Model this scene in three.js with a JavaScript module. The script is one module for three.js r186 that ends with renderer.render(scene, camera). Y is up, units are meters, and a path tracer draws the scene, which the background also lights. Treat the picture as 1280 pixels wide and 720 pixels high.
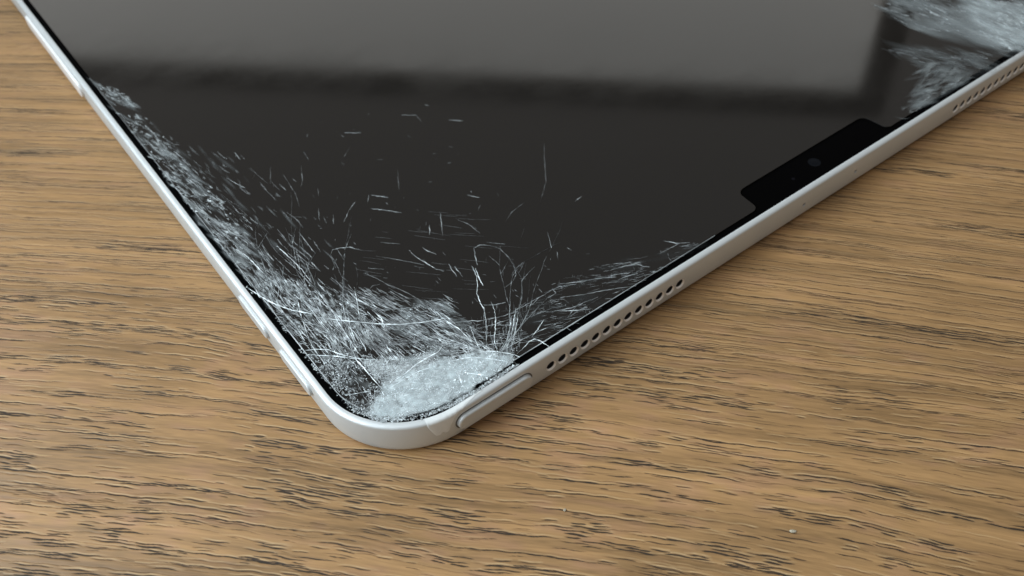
import * as THREE from 'three';
import { mergeGeometries } from 'three/addons/utils/BufferGeometryUtils.js';
import { RoundedBoxGeometry } from 'three/addons/geometries/RoundedBoxGeometry.js';
import { RectAreaLightUniformsLib } from 'three/addons/lights/RectAreaLightUniformsLib.js';
import { Brush, Evaluator, SUBTRACTION } from 'three-bvh-csg';

// ---------------------------------------------------------------- camera, light, exposure
// Everything on the tablet is measured in millimetres (MM turns them to metres). Origin: the table point
// under the tablet's near corner; +x runs along its short edge, -z along its long edge, y is up.
const MM = 0.001;
const scene = new THREE.Scene();
const camera = new THREE.PerspectiveCamera(35.214, 16 / 9, 0.005, 30);
{
  const yaw = 0.601903, pitch = 0.815097, roll = -0.062899;
  const fw = new THREE.Vector3(Math.sin(yaw) * Math.cos(pitch), -Math.sin(pitch), -Math.cos(yaw) * Math.cos(pitch));
  const r = fw.clone().cross(new THREE.Vector3(0, 1, 0)).normalize(), u = r.clone().cross(fw);
  const up = u.multiplyScalar(Math.cos(roll)).addScaledVector(r, -Math.sin(roll));
  camera.position.set(-20.2637, 104.6108, 63.352).multiplyScalar(MM);
  camera.up.copy(up);
  camera.lookAt(camera.position.clone().add(fw));
  camera.focus = 0.124;
  camera.userData.fStop = camera.getFocalLength() / 0.85;   // an aperture 0.85 mm across
}
scene.background = new THREE.Color(0.27, 0.25, 0.228);        // the dim, even tone of the rest of the room
RectAreaLightUniformsLib.init();
const renderer = new THREE.WebGLRenderer();
renderer.toneMapping = THREE.LinearToneMapping;
renderer.toneMappingExposure = 1;
renderer.shadowMap.enabled = true;
const DAYLIGHT = new THREE.Color(0.9, 1.0, 1.06);

// ---------------------------------------------------------------- helpers
let seedState = 20240611;
function rnd() { seedState = (seedState + 0x6d2b79f5) | 0; let t = Math.imul(seedState ^ (seedState >>> 15), 1 | seedState); t = (t + Math.imul(t ^ (t >>> 7), 61 | t)) ^ t; return ((t ^ (t >>> 14)) >>> 0) / 4294967296; }
const rr = (a, b) => a + (b - a) * rnd();
const gauss = () => (rnd() + rnd() + rnd() + rnd() - 2) * 0.87;
const clamp = THREE.MathUtils.clamp, lerp = THREE.MathUtils.lerp, sstep = THREE.MathUtils.smoothstep;
const TABLE = new Float32Array(65536); for (let i = 0; i < 65536; i++) TABLE[i] = rnd();
function noise(x, y, k = 0) {                                 // smooth value noise, 0 to 1
  const ix = Math.floor(x), iy = Math.floor(y), fx = x - ix, fy = y - iy, sx = fx * fx * (3 - 2 * fx), sy = fy * fy * (3 - 2 * fy);
  const h = (a, b) => TABLE[(Math.imul(a, 73) + Math.imul(b, 9277) + k * 4111) & 65535];
  const p = h(ix, iy), q = h(ix + 1, iy), s = h(ix, iy + 1), t = h(ix + 1, iy + 1);
  return p + (q - p) * sx + (s - p + (p - q - s + t) * sx) * sy;
}
const used = {};
function numbered(name) { const n = used[name] ?? 0; used[name] = n + 1; return n ? `${name}_${String(n).padStart(3, '0')}` : name; }
function tag(o, label, category, group, kind) {
  if (label) o.userData.label = label;
  if (category) o.userData.category = category;
  if (group) o.userData.group = group;
  if (kind) o.userData.kind = kind;
  return o;
}
function mesh(name, geo, mat, parent, kind) {
  const m = new THREE.Mesh(geo, mat); m.name = numbered(name); m.castShadow = m.receiveShadow = true;
  if (kind) m.userData.kind = kind;
  parent.add(m); return m;
}
function std(o) { return new THREE.MeshPhysicalMaterial(o); }
function dataTex(data, w, h, srgb) {
  const t = new THREE.DataTexture(data, w, h, THREE.RGBAFormat, THREE.UnsignedByteType);
  t.wrapS = t.wrapT = THREE.MirroredRepeatWrapping; t.magFilter = THREE.LinearFilter; t.minFilter = THREE.LinearMipmapLinearFilter;
  if (srgb) t.colorSpace = THREE.SRGBColorSpace;
  t.needsUpdate = true; return t;
}
const toS = (x) => 255 * (x <= 0.0031308 ? 12.92 * x : 1.055 * Math.pow(x, 1 / 2.4) - 0.055);

// ---------------------------------------------------------------- the windows that light the place (beyond the frame)
function makeWindow(label, [x, y, z], turn, w, h, light, glow, tone = DAYLIGHT) {
  const g = new THREE.Group(); g.name = numbered('window'); g.position.set(x, y, z); g.rotation.y = turn; scene.add(g);
  tag(g, label, 'window');
  const dark = std({ color: new THREE.Color(0.2, 0.175, 0.145), roughness: 0.6 });
  const f = 0.06, d = 0.06, bars = [[w + 2 * f, f, 0, h / 2 + f / 2], [w + 2 * f, f, 0, -h / 2 - f / 2], [f, h, -w / 2 - f / 2, 0], [f, h, w / 2 + f / 2, 0]];
  mesh('frame', mergeGeometries(bars.map(([a, b, px, py]) => new RoundedBoxGeometry(a, b, d, 2, 0.006).translate(px, py, 0))), dark, g);
  const pane = std({ color: 0x050505, roughness: 0.35, emissive: tone, emissiveIntensity: glow });
  mesh('pane', new THREE.BoxGeometry(w, h, 0.006).translate(0, 0, -0.015), pane, g);
  const l = new THREE.RectAreaLight(tone, light, w, h);
  l.name = 'window_light'; l.position.set(0, 0, 0); l.rotation.y = Math.PI; g.add(l);
  return g;
}
function makeCeilingLamp(label, [x, y, z], w, d, light, glow) {
  const g = new THREE.Group(); g.name = numbered('ceiling_lamp'); g.position.set(x, y, z); scene.add(g);
  tag(g, label, 'ceiling lamp');
  const white = std({ color: new THREE.Color(0.7, 0.7, 0.68), roughness: 0.6 });
  mesh('frame', mergeGeometries([[w + 0.06, 0.03, 0, d / 2 + 0.015], [w + 0.06, 0.03, 0, -d / 2 - 0.015], [0.03, d, -w / 2 - 0.015, 0], [0.03, d, w / 2 + 0.015, 0]].map(([a, b, px, pz]) => new RoundedBoxGeometry(a, 0.05, b, 2, 0.004).translate(px, 0, pz))), white, g);
  mesh('diffuser', new THREE.BoxGeometry(w, 0.006, d).translate(0, 0.012, 0), std({ color: 0x050505, roughness: 0.5, emissive: new THREE.Color(0.97, 1, 1), emissiveIntensity: glow }), g);
  const l = new THREE.RectAreaLight(new THREE.Color(0.97, 1, 1), light, w, d); l.name = 'ceiling_lamp_light'; l.rotation.x = -Math.PI / 2; g.add(l);
  return g;
}
makeWindow('pale window with a plain frame, mirrored grey in the upper part of the tablet screen', [0.835, 0.755, -1.711], -0.785, 2.3, 0.81, 0.5, 0.6, new THREE.Color(1, 0.99, 0.94));
makeWindow('bright daylight window lighting the table from the left, outside the picture', [-0.3, 0.32, -0.14], 0.6, 0.5, 0.4, 6.9, 0.5);
makeCeilingLamp('broad ceiling lamp above the table, outside the picture', [-0.35, 1.3, -0.1], 1.4, 0.9, 0.75, 0.2);
// ---------------------------------------------------------------- oak table top
const GRAIN = -47 * Math.PI / 180;                            // turn of the grain about y
function woodMaps() {
  const W = 2048, H = 2048, U0 = -150, UL = 300, V0 = -40, VL = 165;      // millimetres
  const du = UL / W, dv = VL / H, N = W * H;
  const pore = new Float32Array(N), pale = new Float32Array(N), grey = new Float32Array(N);
  const wave = (u, v) => { const a = 1 - 0.82 * sstep(v, 24, 40); return a * (2.3 * (noise(u / 40 + 7, v / 26, 1) - 0.5) + 0.8 * (noise(u / 12, v / 7, 2) - 0.5)) + 0.25 * (noise(u / 4, v / 3, 3) - 0.5) - 0.00044 * u * u; };
  const plot = (A, u, v, half, amount) => {                    // a soft dot across the grain at one column
    const i = Math.round((u - U0) / du); if (i < 0 || i >= W) return;
    const c = (v - V0) / dv, s = half / dv, j0 = Math.max(0, Math.floor(c - 2.4 * s)), j1 = Math.min(H - 1, Math.ceil(c + 2.4 * s));
    for (let j = j0; j <= j1; j++) { const t = (j - c) / s, k = j * W + i, a = amount * Math.exp(-t * t); if (a > A[k]) A[k] = a; }
  };
  const stroke = (u0, v0, len, half, amount, light) => {
    const drift = gauss() * 0.02, ph = rr(0, 9);
    for (let u = u0; u < u0 + len; u += du * 0.9) {
      const t = (u - u0) / len, body = Math.pow(Math.sin(Math.PI * clamp(t, 0.02, 0.98)), 0.55), v = v0 + wave(u, v0) + drift * (u - u0) + 0.05 * Math.sin(u * 1.9 + ph);
      const rough = 0.6 + 0.8 * noise(u * 1.6 + ph * 13, v0 * 3, 5);
      plot(pore, u, v, half * body * rough, amount * Math.min(1, body * 1.2) * (0.7 + 0.5 * noise(u * 0.7, v0 * 5, 8)));
      if (light) plot(pale, u, v + half * 1.9 + 0.06, half * 0.9, light * body * rough);
    }
  };
  // early-wood lines: lanes of open pores, side by side, that follow each growth ring right across the board
  for (let v0 = V0 - 4; v0 < V0 + VL + 6;) {
    const straight = sstep(v0, 27, 38), strength = Math.pow(rnd(), 0.45) * (straight > 0.5 && rnd() < 0.6 ? 0.1 : 1), lanes = Math.round(lerp(rr(3, 8), rr(3, 9), straight)), key = rr(0, 400), reach = lerp(8, 18, straight), gap = rr(0.32, 0.44);
    const local = (u) => strength * sstep(noise(u / reach + key, key, 17), 0.3, 0.66);
    for (let l = 0; l < lanes; l++) {
      const o = (l - (lanes - 1) / 2) * gap, middle = 1 - Math.abs(l - (lanes - 1) / 2) / (lanes / 2 + 0.6), lk = rr(0, 99);
      for (let u = U0 - 10 + rr(0, 5); u < U0 + UL;) {
        const here = local(u + 1.5 * noise(lk, u, 18)) * (0.35 + 0.75 * middle), len = rr(1.6, 7) * (1 + 0.8 * straight) * (0.8 + 0.7 * here);
        if (rnd() < 0.14 + 1.05 * here) stroke(u, v0 + o + gauss() * 0.06, len, rr(0.075, 0.115) * (0.85 + 0.35 * here), clamp(0.72 + 0.8 * here, 0, 1.4), rnd() < 0.5 ? rr(0.5, 1.2) : 0);
        u += len + rr(0.2, 1.5) / (0.3 + here);
      }
    }
    for (let u = U0 - 30; u < U0 + UL; u += rr(10, 34)) if (rnd() < 0.75 - 0.4 * straight) stroke(u, v0 + (Math.round(rr(-1, 1)) + 0.5) * gap, rr(8, 26), rr(0.065, 0.1), rr(0.85, 1.3), rr(0.5, 1.2));
    for (let u = U0; u < U0 + UL; u += du * 0.9) { const here = local(u); if (here > 0.05) plot(grey, u, v0 + wave(u, v0), lanes * gap * 0.45, 0.34 * here * (0.3 + 0.9 * noise(u * 1.3, v0 * 4, 9))); }
    v0 += lanes * gap * 0.5 + lerp(rr(0.7, 1.6), rr(2.2, 5), straight);
  }
  for (let n = 0; n < 4200; n++) { const v = rr(V0, V0 + VL); if (v < 42 || rnd() < 0.4) stroke(rr(U0 - 8, U0 + UL), v, rr(1.5, 6.5), rr(0.065, 0.095), rr(0.5, 0.85), rnd() < 0.35 ? rr(0.3, 0.9) : 0); }
  for (let n = 0; n < 2600; n++) stroke(rr(U0 - 8, U0 + UL), rr(V0, V0 + VL), rr(5, 17), rr(0.055, 0.09), rr(0.36, 0.64), rnd() < 0.3 ? rr(0.3, 0.8) : 0);
  for (let n = 0; n < 2300; n++) { const v = rr(24, V0 + VL); stroke(rr(U0 - 20, U0 + UL), v, rr(10, 34), rr(0.06, 0.1), rr(0.6, 0.88), 0.4); }
  const col = new Uint8Array(N * 4), rough = new Uint8Array(N * 4), bump = new Uint8Array(N * 4);
  for (let j = 0, k = 0; j < H; j++) for (let i = 0; i < W; i++, k++) {
    const u = U0 + i * du, v = V0 + j * dv, vw = v - wave(u, v), straight = sstep(v, 28, 46);
    const ring = noise(u / 90, vw / 2.4, 11), band = noise(u / 60, vw / 0.9, 12), fine = noise(u / 7, vw / 0.28, 13), fib = noise(u / 1.6, vw / 0.13, 14), blot = noise(u / 13, v / 5.5, 15), ray = noise(u / 3.1, v / 1.1, 16);
    let t = 0.90 + 0.34 * (ring - 0.5) + 0.28 * (band - 0.5) + 0.22 * (fine - 0.5) + 0.24 * (fib - 0.5) + 0.20 * (blot - 0.5);
    const pink = clamp((ray - 0.55) * 1.6 + (blot - 0.5), 0, 1) * (1 - straight * 0.4);
    let r = 0.36 * t, g = 0.211 * t * (1 - 0.03 * pink), b = 0.091 * t * (1 + 0.16 * pink);
    const q = Math.min(1, pale[k] * 0.62); r += (0.62 - r) * q; g += (0.44 - g) * q; b += (0.24 - b) * q;
    const h = grey[k] * 0.6; r += (0.115 - r) * h; g += (0.095 - g) * h; b += (0.058 - b) * h;
    const p = clamp(pore[k], 0, 1), pd = sstep(p, 0.08, 0.8) * 0.95, br = 1 - sstep(p, 0.5, 0.9);   // shallow pores are brown, deep ones black
    r += (lerp(0.018, 0.10, br) - r) * pd; g += (lerp(0.014, 0.05, br) - g) * pd; b += (lerp(0.011, 0.019, br) - b) * pd;
    col[k * 4] = toS(r); col[k * 4 + 1] = toS(g); col[k * 4 + 2] = toS(b); col[k * 4 + 3] = 255;
    const ro = clamp(0.47 + 0.12 * (blot - 0.5) + 0.1 * (fine - 0.5) + 0.3 * p, 0, 1) * 255, bu = clamp(0.72 + 0.09 * (fine - 0.5) + 0.07 * (fib - 0.5) + 0.16 * pale[k] - 0.7 * p - 0.12 * grey[k], 0, 1) * 255;
    for (let c = 0; c < 3; c++) { rough[k * 4 + c] = ro; bump[k * 4 + c] = bu; }
    rough[k * 4 + 3] = bump[k * 4 + 3] = 255;
  }
  return { map: dataTex(col, W, H, true), roughnessMap: dataTex(rough, W, H), bumpMap: dataTex(bump, W, H), U0, UL, V0, VL };
}
{
  const w = woodMaps();
  const geo = new RoundedBoxGeometry(1.1, 0.028, 0.7, 3, 0.004), p = geo.attributes.position, uv = geo.attributes.uv;
  geo.translate(0, -0.014, -0.1);
  for (let i = 0; i < p.count; i++) uv.setXY(i, (p.getX(i) * 1000 - w.U0) / w.UL, (-p.getZ(i) * 1000 + p.getY(i) * 1000 - w.V0) / w.VL);
  const t = mesh('table_top', geo, std({ map: w.map, roughnessMap: w.roughnessMap, roughness: 1, bumpMap: w.bumpMap, bumpScale: 0.0001, specularIntensity: 0.7 }), scene);
  t.rotation.y = GRAIN;
  tag(t, 'brown oak table top with dark open grain running left to right', null, null, 'structure');
}

// ---------------------------------------------------------------- tablet: enclosure
const TW = 178.5, TL = 247.6, TOP = 5.9, R = 13.6;
const tablet = new THREE.Group(); tablet.name = 'tablet'; scene.add(tablet);
tag(tablet, 'silver tablet with a dark screen shattered at its near corner, lying on the wooden table', 'tablet');
const mm = (g) => g.scale(MM, MM, MM);

function contour(d, per = 20) {                               // rounded rectangle inset by d, as [x, z, nx, nz], counter-clockwise from above
  const out = [], r = R - d;
  const arc = (cx, cz, a0) => { for (let i = 0; i <= per; i++) { const a = a0 + (i / per) * Math.PI / 2; out.push([cx + r * Math.cos(a), cz + r * Math.sin(a), Math.cos(a), Math.sin(a)]); } };
  arc(TW - R, -R, 0); arc(R, -R, Math.PI / 2); arc(R, -TL + R, Math.PI); arc(TW - R, -TL + R, Math.PI * 1.5);
  return out;
}
function sweep(profile) {                                     // profile: [inset, y] from the underside round to the inside of the rim; closed by caps
  const rings = profile.map(([d, y]) => contour(d).map(([x, z, nx, nz]) => ({ x, y, z, nx, nz }))), n = rings[0].length, pos = [], nor = [], idx = [];
  const add = (q, N) => { pos.push(q.x, q.y, q.z); nor.push(...N); return pos.length / 3 - 1; };
  for (let k = 0; k + 1 < profile.length; k++) {
    const tn = (i) => { const a = profile[Math.max(0, i)], b = profile[Math.min(profile.length - 1, i)]; return [a, b]; };
    const seg = (a, b) => { const dd = b[0] - a[0], dy = b[1] - a[1], l = Math.hypot(dd, dy) || 1; return [dy / l, dd / l]; };   // outward and up parts of the normal
    const here = seg(profile[k], profile[k + 1]), prev = k > 0 ? seg(profile[k - 1], profile[k]) : here, next = k + 2 < profile.length ? seg(profile[k + 1], profile[k + 2]) : here;
    const mix = (p, q) => { if (p[0] * q[0] + p[1] * q[1] < 0.72) return q === next ? p : q; const l = Math.hypot(p[0] + q[0], p[1] + q[1]); return [(p[0] + q[0]) / l, (p[1] + q[1]) / l]; };
    const nA = prev[0] * here[0] + prev[1] * here[1] < 0.72 ? here : mix(prev, here), nB = next[0] * here[0] + next[1] * here[1] < 0.72 ? here : mix(here, next);
    const base = pos.length / 3;
    for (let i = 0; i < n; i++) { const a = rings[k][i], b = rings[k + 1][i]; add(a, [a.nx * nA[0], nA[1], a.nz * nA[0]]); add(b, [b.nx * nB[0], nB[1], b.nz * nB[0]]); }
    for (let i = 0; i < n; i++) { const j = (i + 1) % n, a = base + 2 * i, b = base + 2 * j; idx.push(a, a + 1, b, b, a + 1, b + 1); }
  }
  const cap = (ring, up) => {
    const c = add({ x: TW / 2, y: ring[0].y, z: -TL / 2 }, [0, up, 0]), b = pos.length / 3;
    for (const q of ring) add(q, [0, up, 0]);
    for (let i = 0; i < n; i++) { const j = (i + 1) % n; if (up > 0) idx.push(c, b + j, b + i); else idx.push(c, b + i, b + j); }
  };
  cap(rings[0], -1); cap(rings[rings.length - 1], 1);
  const g = new THREE.BufferGeometry();
  g.setAttribute('position', new THREE.Float32BufferAttribute(pos, 3)); g.setAttribute('normal', new THREE.Float32BufferAttribute(nor, 3));
  g.setAttribute('uv', new THREE.Float32BufferAttribute(new Float32Array(pos.length / 3 * 2), 2)); g.setIndex(idx);
  return g;
}
const PROFILE = [[3.0, 0.04], [1.5, 0.06], [0.75, 0.2], [0.3, 0.5], [0.07, 0.9], [0, 1.4], [0, 5.38], [0.03, 5.49], [0.09, 5.6], [0.18, 5.69], [0.32, 5.76], [0.56, 5.81], [0.93, 5.85], [1.0, 5.83], [1.03, 5.74], [1.03, 5.2]];
const HOLE_Y = 2.85, HOLE_R = 0.72, PITCH = 2.106;
const nearHoles = [], farHoles = [];
for (let k = 0; k < 13; k++) { nearHoles.push(29.18 + k * PITCH); farHoles.push(TW - 29.18 - (12 - k) * PITCH); }
const microphones = [[82.7, 2.92], [95.75, 3.1]];
// fine grain of blasted aluminium, by world position through box-projected uv
function grainMap() {
  const S = 512, a = new Uint8Array(S * S * 4);
  for (let j = 0, k = 0; j < S; j++) for (let i = 0; i < S; i++, k++) { const v = 255 * clamp(0.5 + 0.5 * (rnd() - 0.5) + 0.5 * (noise(i / 3, j / 3, 21) - 0.5), 0, 1); a[k * 4] = a[k * 4 + 1] = a[k * 4 + 2] = v; a[k * 4 + 3] = 255; }
  return dataTex(a, S, S);
}
const GRAINMAP = grainMap();
const aluminium = std({ name: 'aluminium', color: new THREE.Color(0.62, 0.66, 0.68), metalness: 0.36, roughness: 0.46, bumpMap: GRAINMAP, bumpScale: 0.000006 });
const brightAluminium = std({ name: 'bright_aluminium', color: new THREE.Color(0.9, 0.9, 0.89), metalness: 0.9, roughness: 0.3 });
const lipMetal = std({ name: 'cut_edge', color: new THREE.Color(0.95, 0.95, 0.94), metalness: 0.35, roughness: 0.4 });
const holeDark = std({ name: 'hole_mesh', color: new THREE.Color(0.03, 0.03, 0.031), roughness: 0.6 });
function boxUV(g, side = 12) {                                // uv in units of the grain map's side (mm)
  const p = g.attributes.position, n = g.attributes.normal, uv = new Float32Array(p.count * 2);
  for (let i = 0; i < p.count; i++) {
    const ax = Math.abs(n.getX(i)), ay = Math.abs(n.getY(i)), az = Math.abs(n.getZ(i));
    uv[i * 2] = (ax > az && ax > ay ? p.getZ(i) : p.getX(i)) / side; uv[i * 2 + 1] = (ay > ax && ay > az ? p.getZ(i) : p.getY(i)) / side;
  }
  g.setAttribute('uv', new THREE.BufferAttribute(uv, 2)); return g;
}
{
  const cutters = [], lathe = (r, d, c) => new THREE.LatheGeometry([[0, -d], [r, -d], [r, -c], [r + c, 0], [r + c, 0.6], [0, 0.6]].map(([a, b]) => new THREE.Vector2(a, b)), 22).rotateX(Math.PI / 2);
  for (const x of [...nearHoles, ...farHoles]) cutters.push(lathe(HOLE_R, 1.1, 0.19).translate(x, HOLE_Y, 0));
  for (const [x, y] of microphones) cutters.push(lathe(0.24, 0.6, 0.12).translate(x, y, 0));
  const shell = new Brush(sweep(PROFILE)), holes = new Brush(mergeGeometries(cutters));
  shell.updateMatrixWorld(); holes.updateMatrixWorld();
  const ev = new Evaluator(); ev.attributes = ['position', 'normal', 'uv']; ev.useGroups = false;
  const cut = ev.evaluate(shell, holes, SUBTRACTION);
  mesh('enclosure', mm(boxUV(cut.geometry)), aluminium, tablet);
  const cup = new THREE.CylinderGeometry(HOLE_R - 0.02, HOLE_R - 0.02, 0.1, 20).rotateX(Math.PI / 2);
  const ring = new THREE.TorusGeometry(HOLE_R - 0.1, 0.07, 6, 20);
  const lining = new THREE.CylinderGeometry(HOLE_R - 0.012, HOLE_R - 0.012, 0.66, 20, 1, true).rotateX(Math.PI / 2).translate(0, 0, -0.54);
  const holeGeo = mm(mergeGeometries([cup.translate(0, 0, -0.85), ring.translate(0, 0, -0.76), lining]));
  const rows = [[nearHoles, 'round speaker hole in the near row'], [farHoles, null]];
  const lipGeo = mm(new THREE.LatheGeometry([[HOLE_R - 0.03, -0.22], [HOLE_R + 0.0, -0.16], [HOLE_R + 0.13, -0.03], [HOLE_R + 0.19, 0.012]].map(([a, b]) => new THREE.Vector2(a, b)), 26).rotateX(Math.PI / 2));
  for (const [row] of rows) for (const x of row) { const h = mesh('speaker_hole', holeGeo, holeDark, tablet); h.position.set(x * MM, HOLE_Y * MM, 0); mesh('lip', lipGeo, lipMetal, h); }
  const mic = mm(new THREE.CylinderGeometry(0.232, 0.232, 0.4, 14).rotateX(Math.PI / 2).translate(0, 0, -0.36));
  for (const [x, y] of microphones) mesh('microphone', mic, holeDark, tablet).position.set(x * MM, y * MM, 0);
}
function slot(len, high, out, bevel) {                         // a stadium-shaped button lying along x, standing out of the face z = 0
  const r = high / 2 - bevel, a = len / 2 - high / 2, s = new THREE.Shape();
  s.moveTo(-a, -r); s.lineTo(a, -r); s.absarc(a, 0, r, -Math.PI / 2, Math.PI / 2, false); s.lineTo(-a, r); s.absarc(-a, 0, r, Math.PI / 2, Math.PI * 1.5, false);
  return new THREE.ExtrudeGeometry(s, { depth: out + 0.6 - bevel, bevelEnabled: true, bevelThickness: bevel, bevelSize: bevel, bevelSegments: 4, curveSegments: 14 }).translate(0, 0, -0.6);
}
{
  const power = mesh('power_button', mm(boxUV(slot(12.6, 2.7, 0.62, 0.3).translate(19.2, 3.25, 0))), aluminium, tablet);
  // the sunk channel round the button
  const s = new THREE.Shape(), h = new THREE.Path(), out = (p, L, H, cw) => { const r = H / 2, a = L / 2 - r; p.moveTo(-a, -r); p.lineTo(a, -r); p.absarc(a, 0, r, -Math.PI / 2, Math.PI / 2, false); p.lineTo(-a, r); p.absarc(-a, 0, r, Math.PI / 2, Math.PI * 1.5, false); };
  out(s, 13.1, 3.2); out(h, 12.7, 2.8); s.holes.push(h);
  mesh('gap', mm(new THREE.ExtrudeGeometry(s, { depth: 0.03, bevelEnabled: false, curveSegments: 12 }).translate(19.2, 3.25, -0.005)), std({ color: new THREE.Color(0.12, 0.12, 0.12), roughness: 0.6 }), power);
  for (const [a, b] of [[-26.4, -16.9], [-40.2, -30.4]]) mesh('volume_button', mm(boxUV(slot(b - a, 2.3, 0.42, 0.2).rotateY(-Math.PI / 2).translate(0, 3.5, (a + b) / 2))), aluminium, tablet);
  mesh('charging_pad', mm(slot(36.5, 3.2, 0.5, 0.2).rotateY(-Math.PI / 2).translate(0, 3.1, -131)), std({ color: new THREE.Color(0.82, 0.83, 0.84), roughness: 0.3 }), tablet);
}
// worn white scuff where the near corner hit the ground, wrapped over rim and side
function nearContour(s, d) {                                  // s: millimetres along the outer edge from the start of the near corner's curve
  const arcLen = R * Math.PI / 2;
  if (s > arcLen) return [R + s - arcLen, -d];
  const a = s / R; return [R - (R - d) * Math.cos(a), -R + (R - d) * Math.sin(a)];
}
{
  const pos = [], idx = [], ns = 48, nt = 18, edge = PROFILE.slice(5, 13).reverse(), lens = [0];
  for (let i = 1; i < edge.length; i++) lens.push(lens[i - 1] + Math.hypot(edge[i][0] - edge[i - 1][0], edge[i][1] - edge[i - 1][1]));
  const at = (q) => { let i = 1; while (i < edge.length - 1 && lens[i] < q) i++; const f = (q - lens[i - 1]) / (lens[i] - lens[i - 1]); return [lerp(edge[i - 1][0], edge[i][0], f), lerp(edge[i - 1][1], edge[i][1], f)]; };
  for (let i = 0; i <= ns; i++) {
    const f = i / ns, s = lerp(16.4, 25.5, f), drop = 3.8 * Math.pow(Math.sin(Math.PI * clamp(f / 0.46, 0.001, 0.999)), 0.55), low = Math.max(drop, 1.2 * sstep(f, 0.05, 0.3) * (1 - sstep(f, 0.45, 1))) * (0.72 + 0.5 * noise(f * 13, 3, 31)) + 0.06;
    for (let j = 0; j <= nt; j++) { const q = at((j / nt) * clamp(low, 0.08, 3.9)), lift = 0.035 * Math.sin(Math.PI * clamp((j + 0.2) / (nt + 0.4), 0, 1)) + 0.03 * noise(i * 0.7, j * 0.7, 33) + 0.012, e = nearContour(s, q[0] - lift); pos.push(e[0], q[1] + lift * 0.6, e[1]); }
  }
  for (let i = 0; i < ns; i++) for (let j = 0; j < nt; j++) { const a = i * (nt + 1) + j, b = a + nt + 1; idx.push(a, a + 1, b, b, a + 1, b + 1); }
  const g = new THREE.BufferGeometry(); g.setAttribute('position', new THREE.Float32BufferAttribute(pos, 3)); g.setIndex(idx); g.computeVertexNormals();
  tag(mesh('scuff', mm(g), std({ color: new THREE.Color(0.74, 0.78, 0.79), roughness: 0.6, specularIntensity: 0.8 }), tablet), 'pale worn scuff beside the power button');
}

// ---------------------------------------------------------------- tablet: screen
const matteBlack = std({ name: 'black_bed', color: new THREE.Color(0.001, 0.001, 0.0011), roughness: 0.8, specularIntensity: 0.03 });
function roundedShape(d, notch) {
  const r = R - d, s = new THREE.Shape(), x0 = d, x1 = TW - d, y0 = d, y1 = TL - d;     // shape y = -z
  s.moveTo(x0 + r, y0);
  if (notch) { const [a, b, deep, q] = notch; s.lineTo(a - q, y0); s.quadraticCurveTo(a, y0, a + 0.3, y0 + q * 0.8); s.lineTo(a + 0.55, deep - q); s.quadraticCurveTo(a + 0.9, deep, a + q + 1.4, deep); s.lineTo(b - q - 1.4, deep); s.quadraticCurveTo(b - 0.9, deep, b - 0.55, deep - q); s.lineTo(b - 0.3, y0 + q * 0.8); s.quadraticCurveTo(b, y0, b + q, y0); }
  s.lineTo(x1 - r, y0); s.absarc(x1 - r, y0 + r, r, -Math.PI / 2, 0, false); s.lineTo(x1, y1 - r); s.absarc(x1 - r, y1 - r, r, 0, Math.PI / 2, false);
  s.lineTo(x0 + r, y1); s.absarc(x0 + r, y1 - r, r, Math.PI / 2, Math.PI, false); s.lineTo(x0, y0 + r); s.absarc(x0 + r, y0 + r, r, Math.PI, Math.PI * 1.5, false);
  return s;
}
const flat = (shape, y0, h, bevel = 0) => new THREE.ExtrudeGeometry(shape, { depth: h - 2 * bevel, bevelEnabled: bevel > 0, bevelThickness: bevel, bevelSize: bevel, bevelOffset: -bevel, bevelSegments: 2, curveSegments: 24 }).rotateX(-Math.PI / 2).translate(0, y0 + bevel, 0);
mesh('inner_frame', mm(flat(roundedShape(1.04), 5.3, 0.42)), matteBlack, tablet);
const GLASS = 5.95;
function smudgeMap() {                                         // faint wipe marks in the gloss
  const S = 1024, a = new Uint8Array(S * S * 4);
  for (let j = 0, k = 0; j < S; j++) for (let i = 0; i < S; i++, k++) { const v = 255 * clamp(0.5 + 0.16 * (noise(i / 60, j / 40, 41) - 0.5) + 0.1 * (noise(i / 9, j / 6, 42) - 0.5) + 0.2 * (noise(i / 140, j / 140, 43) - 0.5), 0, 1); a[k * 4] = a[k * 4 + 1] = a[k * 4 + 2] = v; a[k * 4 + 3] = 255; }
  return dataTex(a, S, S);
}
const screenGlass = std({ name: 'screen_glass', color: new THREE.Color(0.0092, 0.0088, 0.0085), roughness: 0.15, roughnessMap: smudgeMap(), ior: 1.52 });
const glassGeo = flat(roundedShape(2.15, [73.2, 106.2, 7.1, 1.1]), 5.45, 0.5, 0.05);
{ const p = glassGeo.attributes.position, uv = glassGeo.attributes.uv; for (let i = 0; i < p.count; i++) uv.setXY(i, p.getX(i) / 90, p.getZ(i) / 90); }
const cover = mesh('cover_glass', mm(glassGeo), screenGlass, tablet);
cover.userData.label = 'dark glossy cover glass, crushed white at the near corner';
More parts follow.
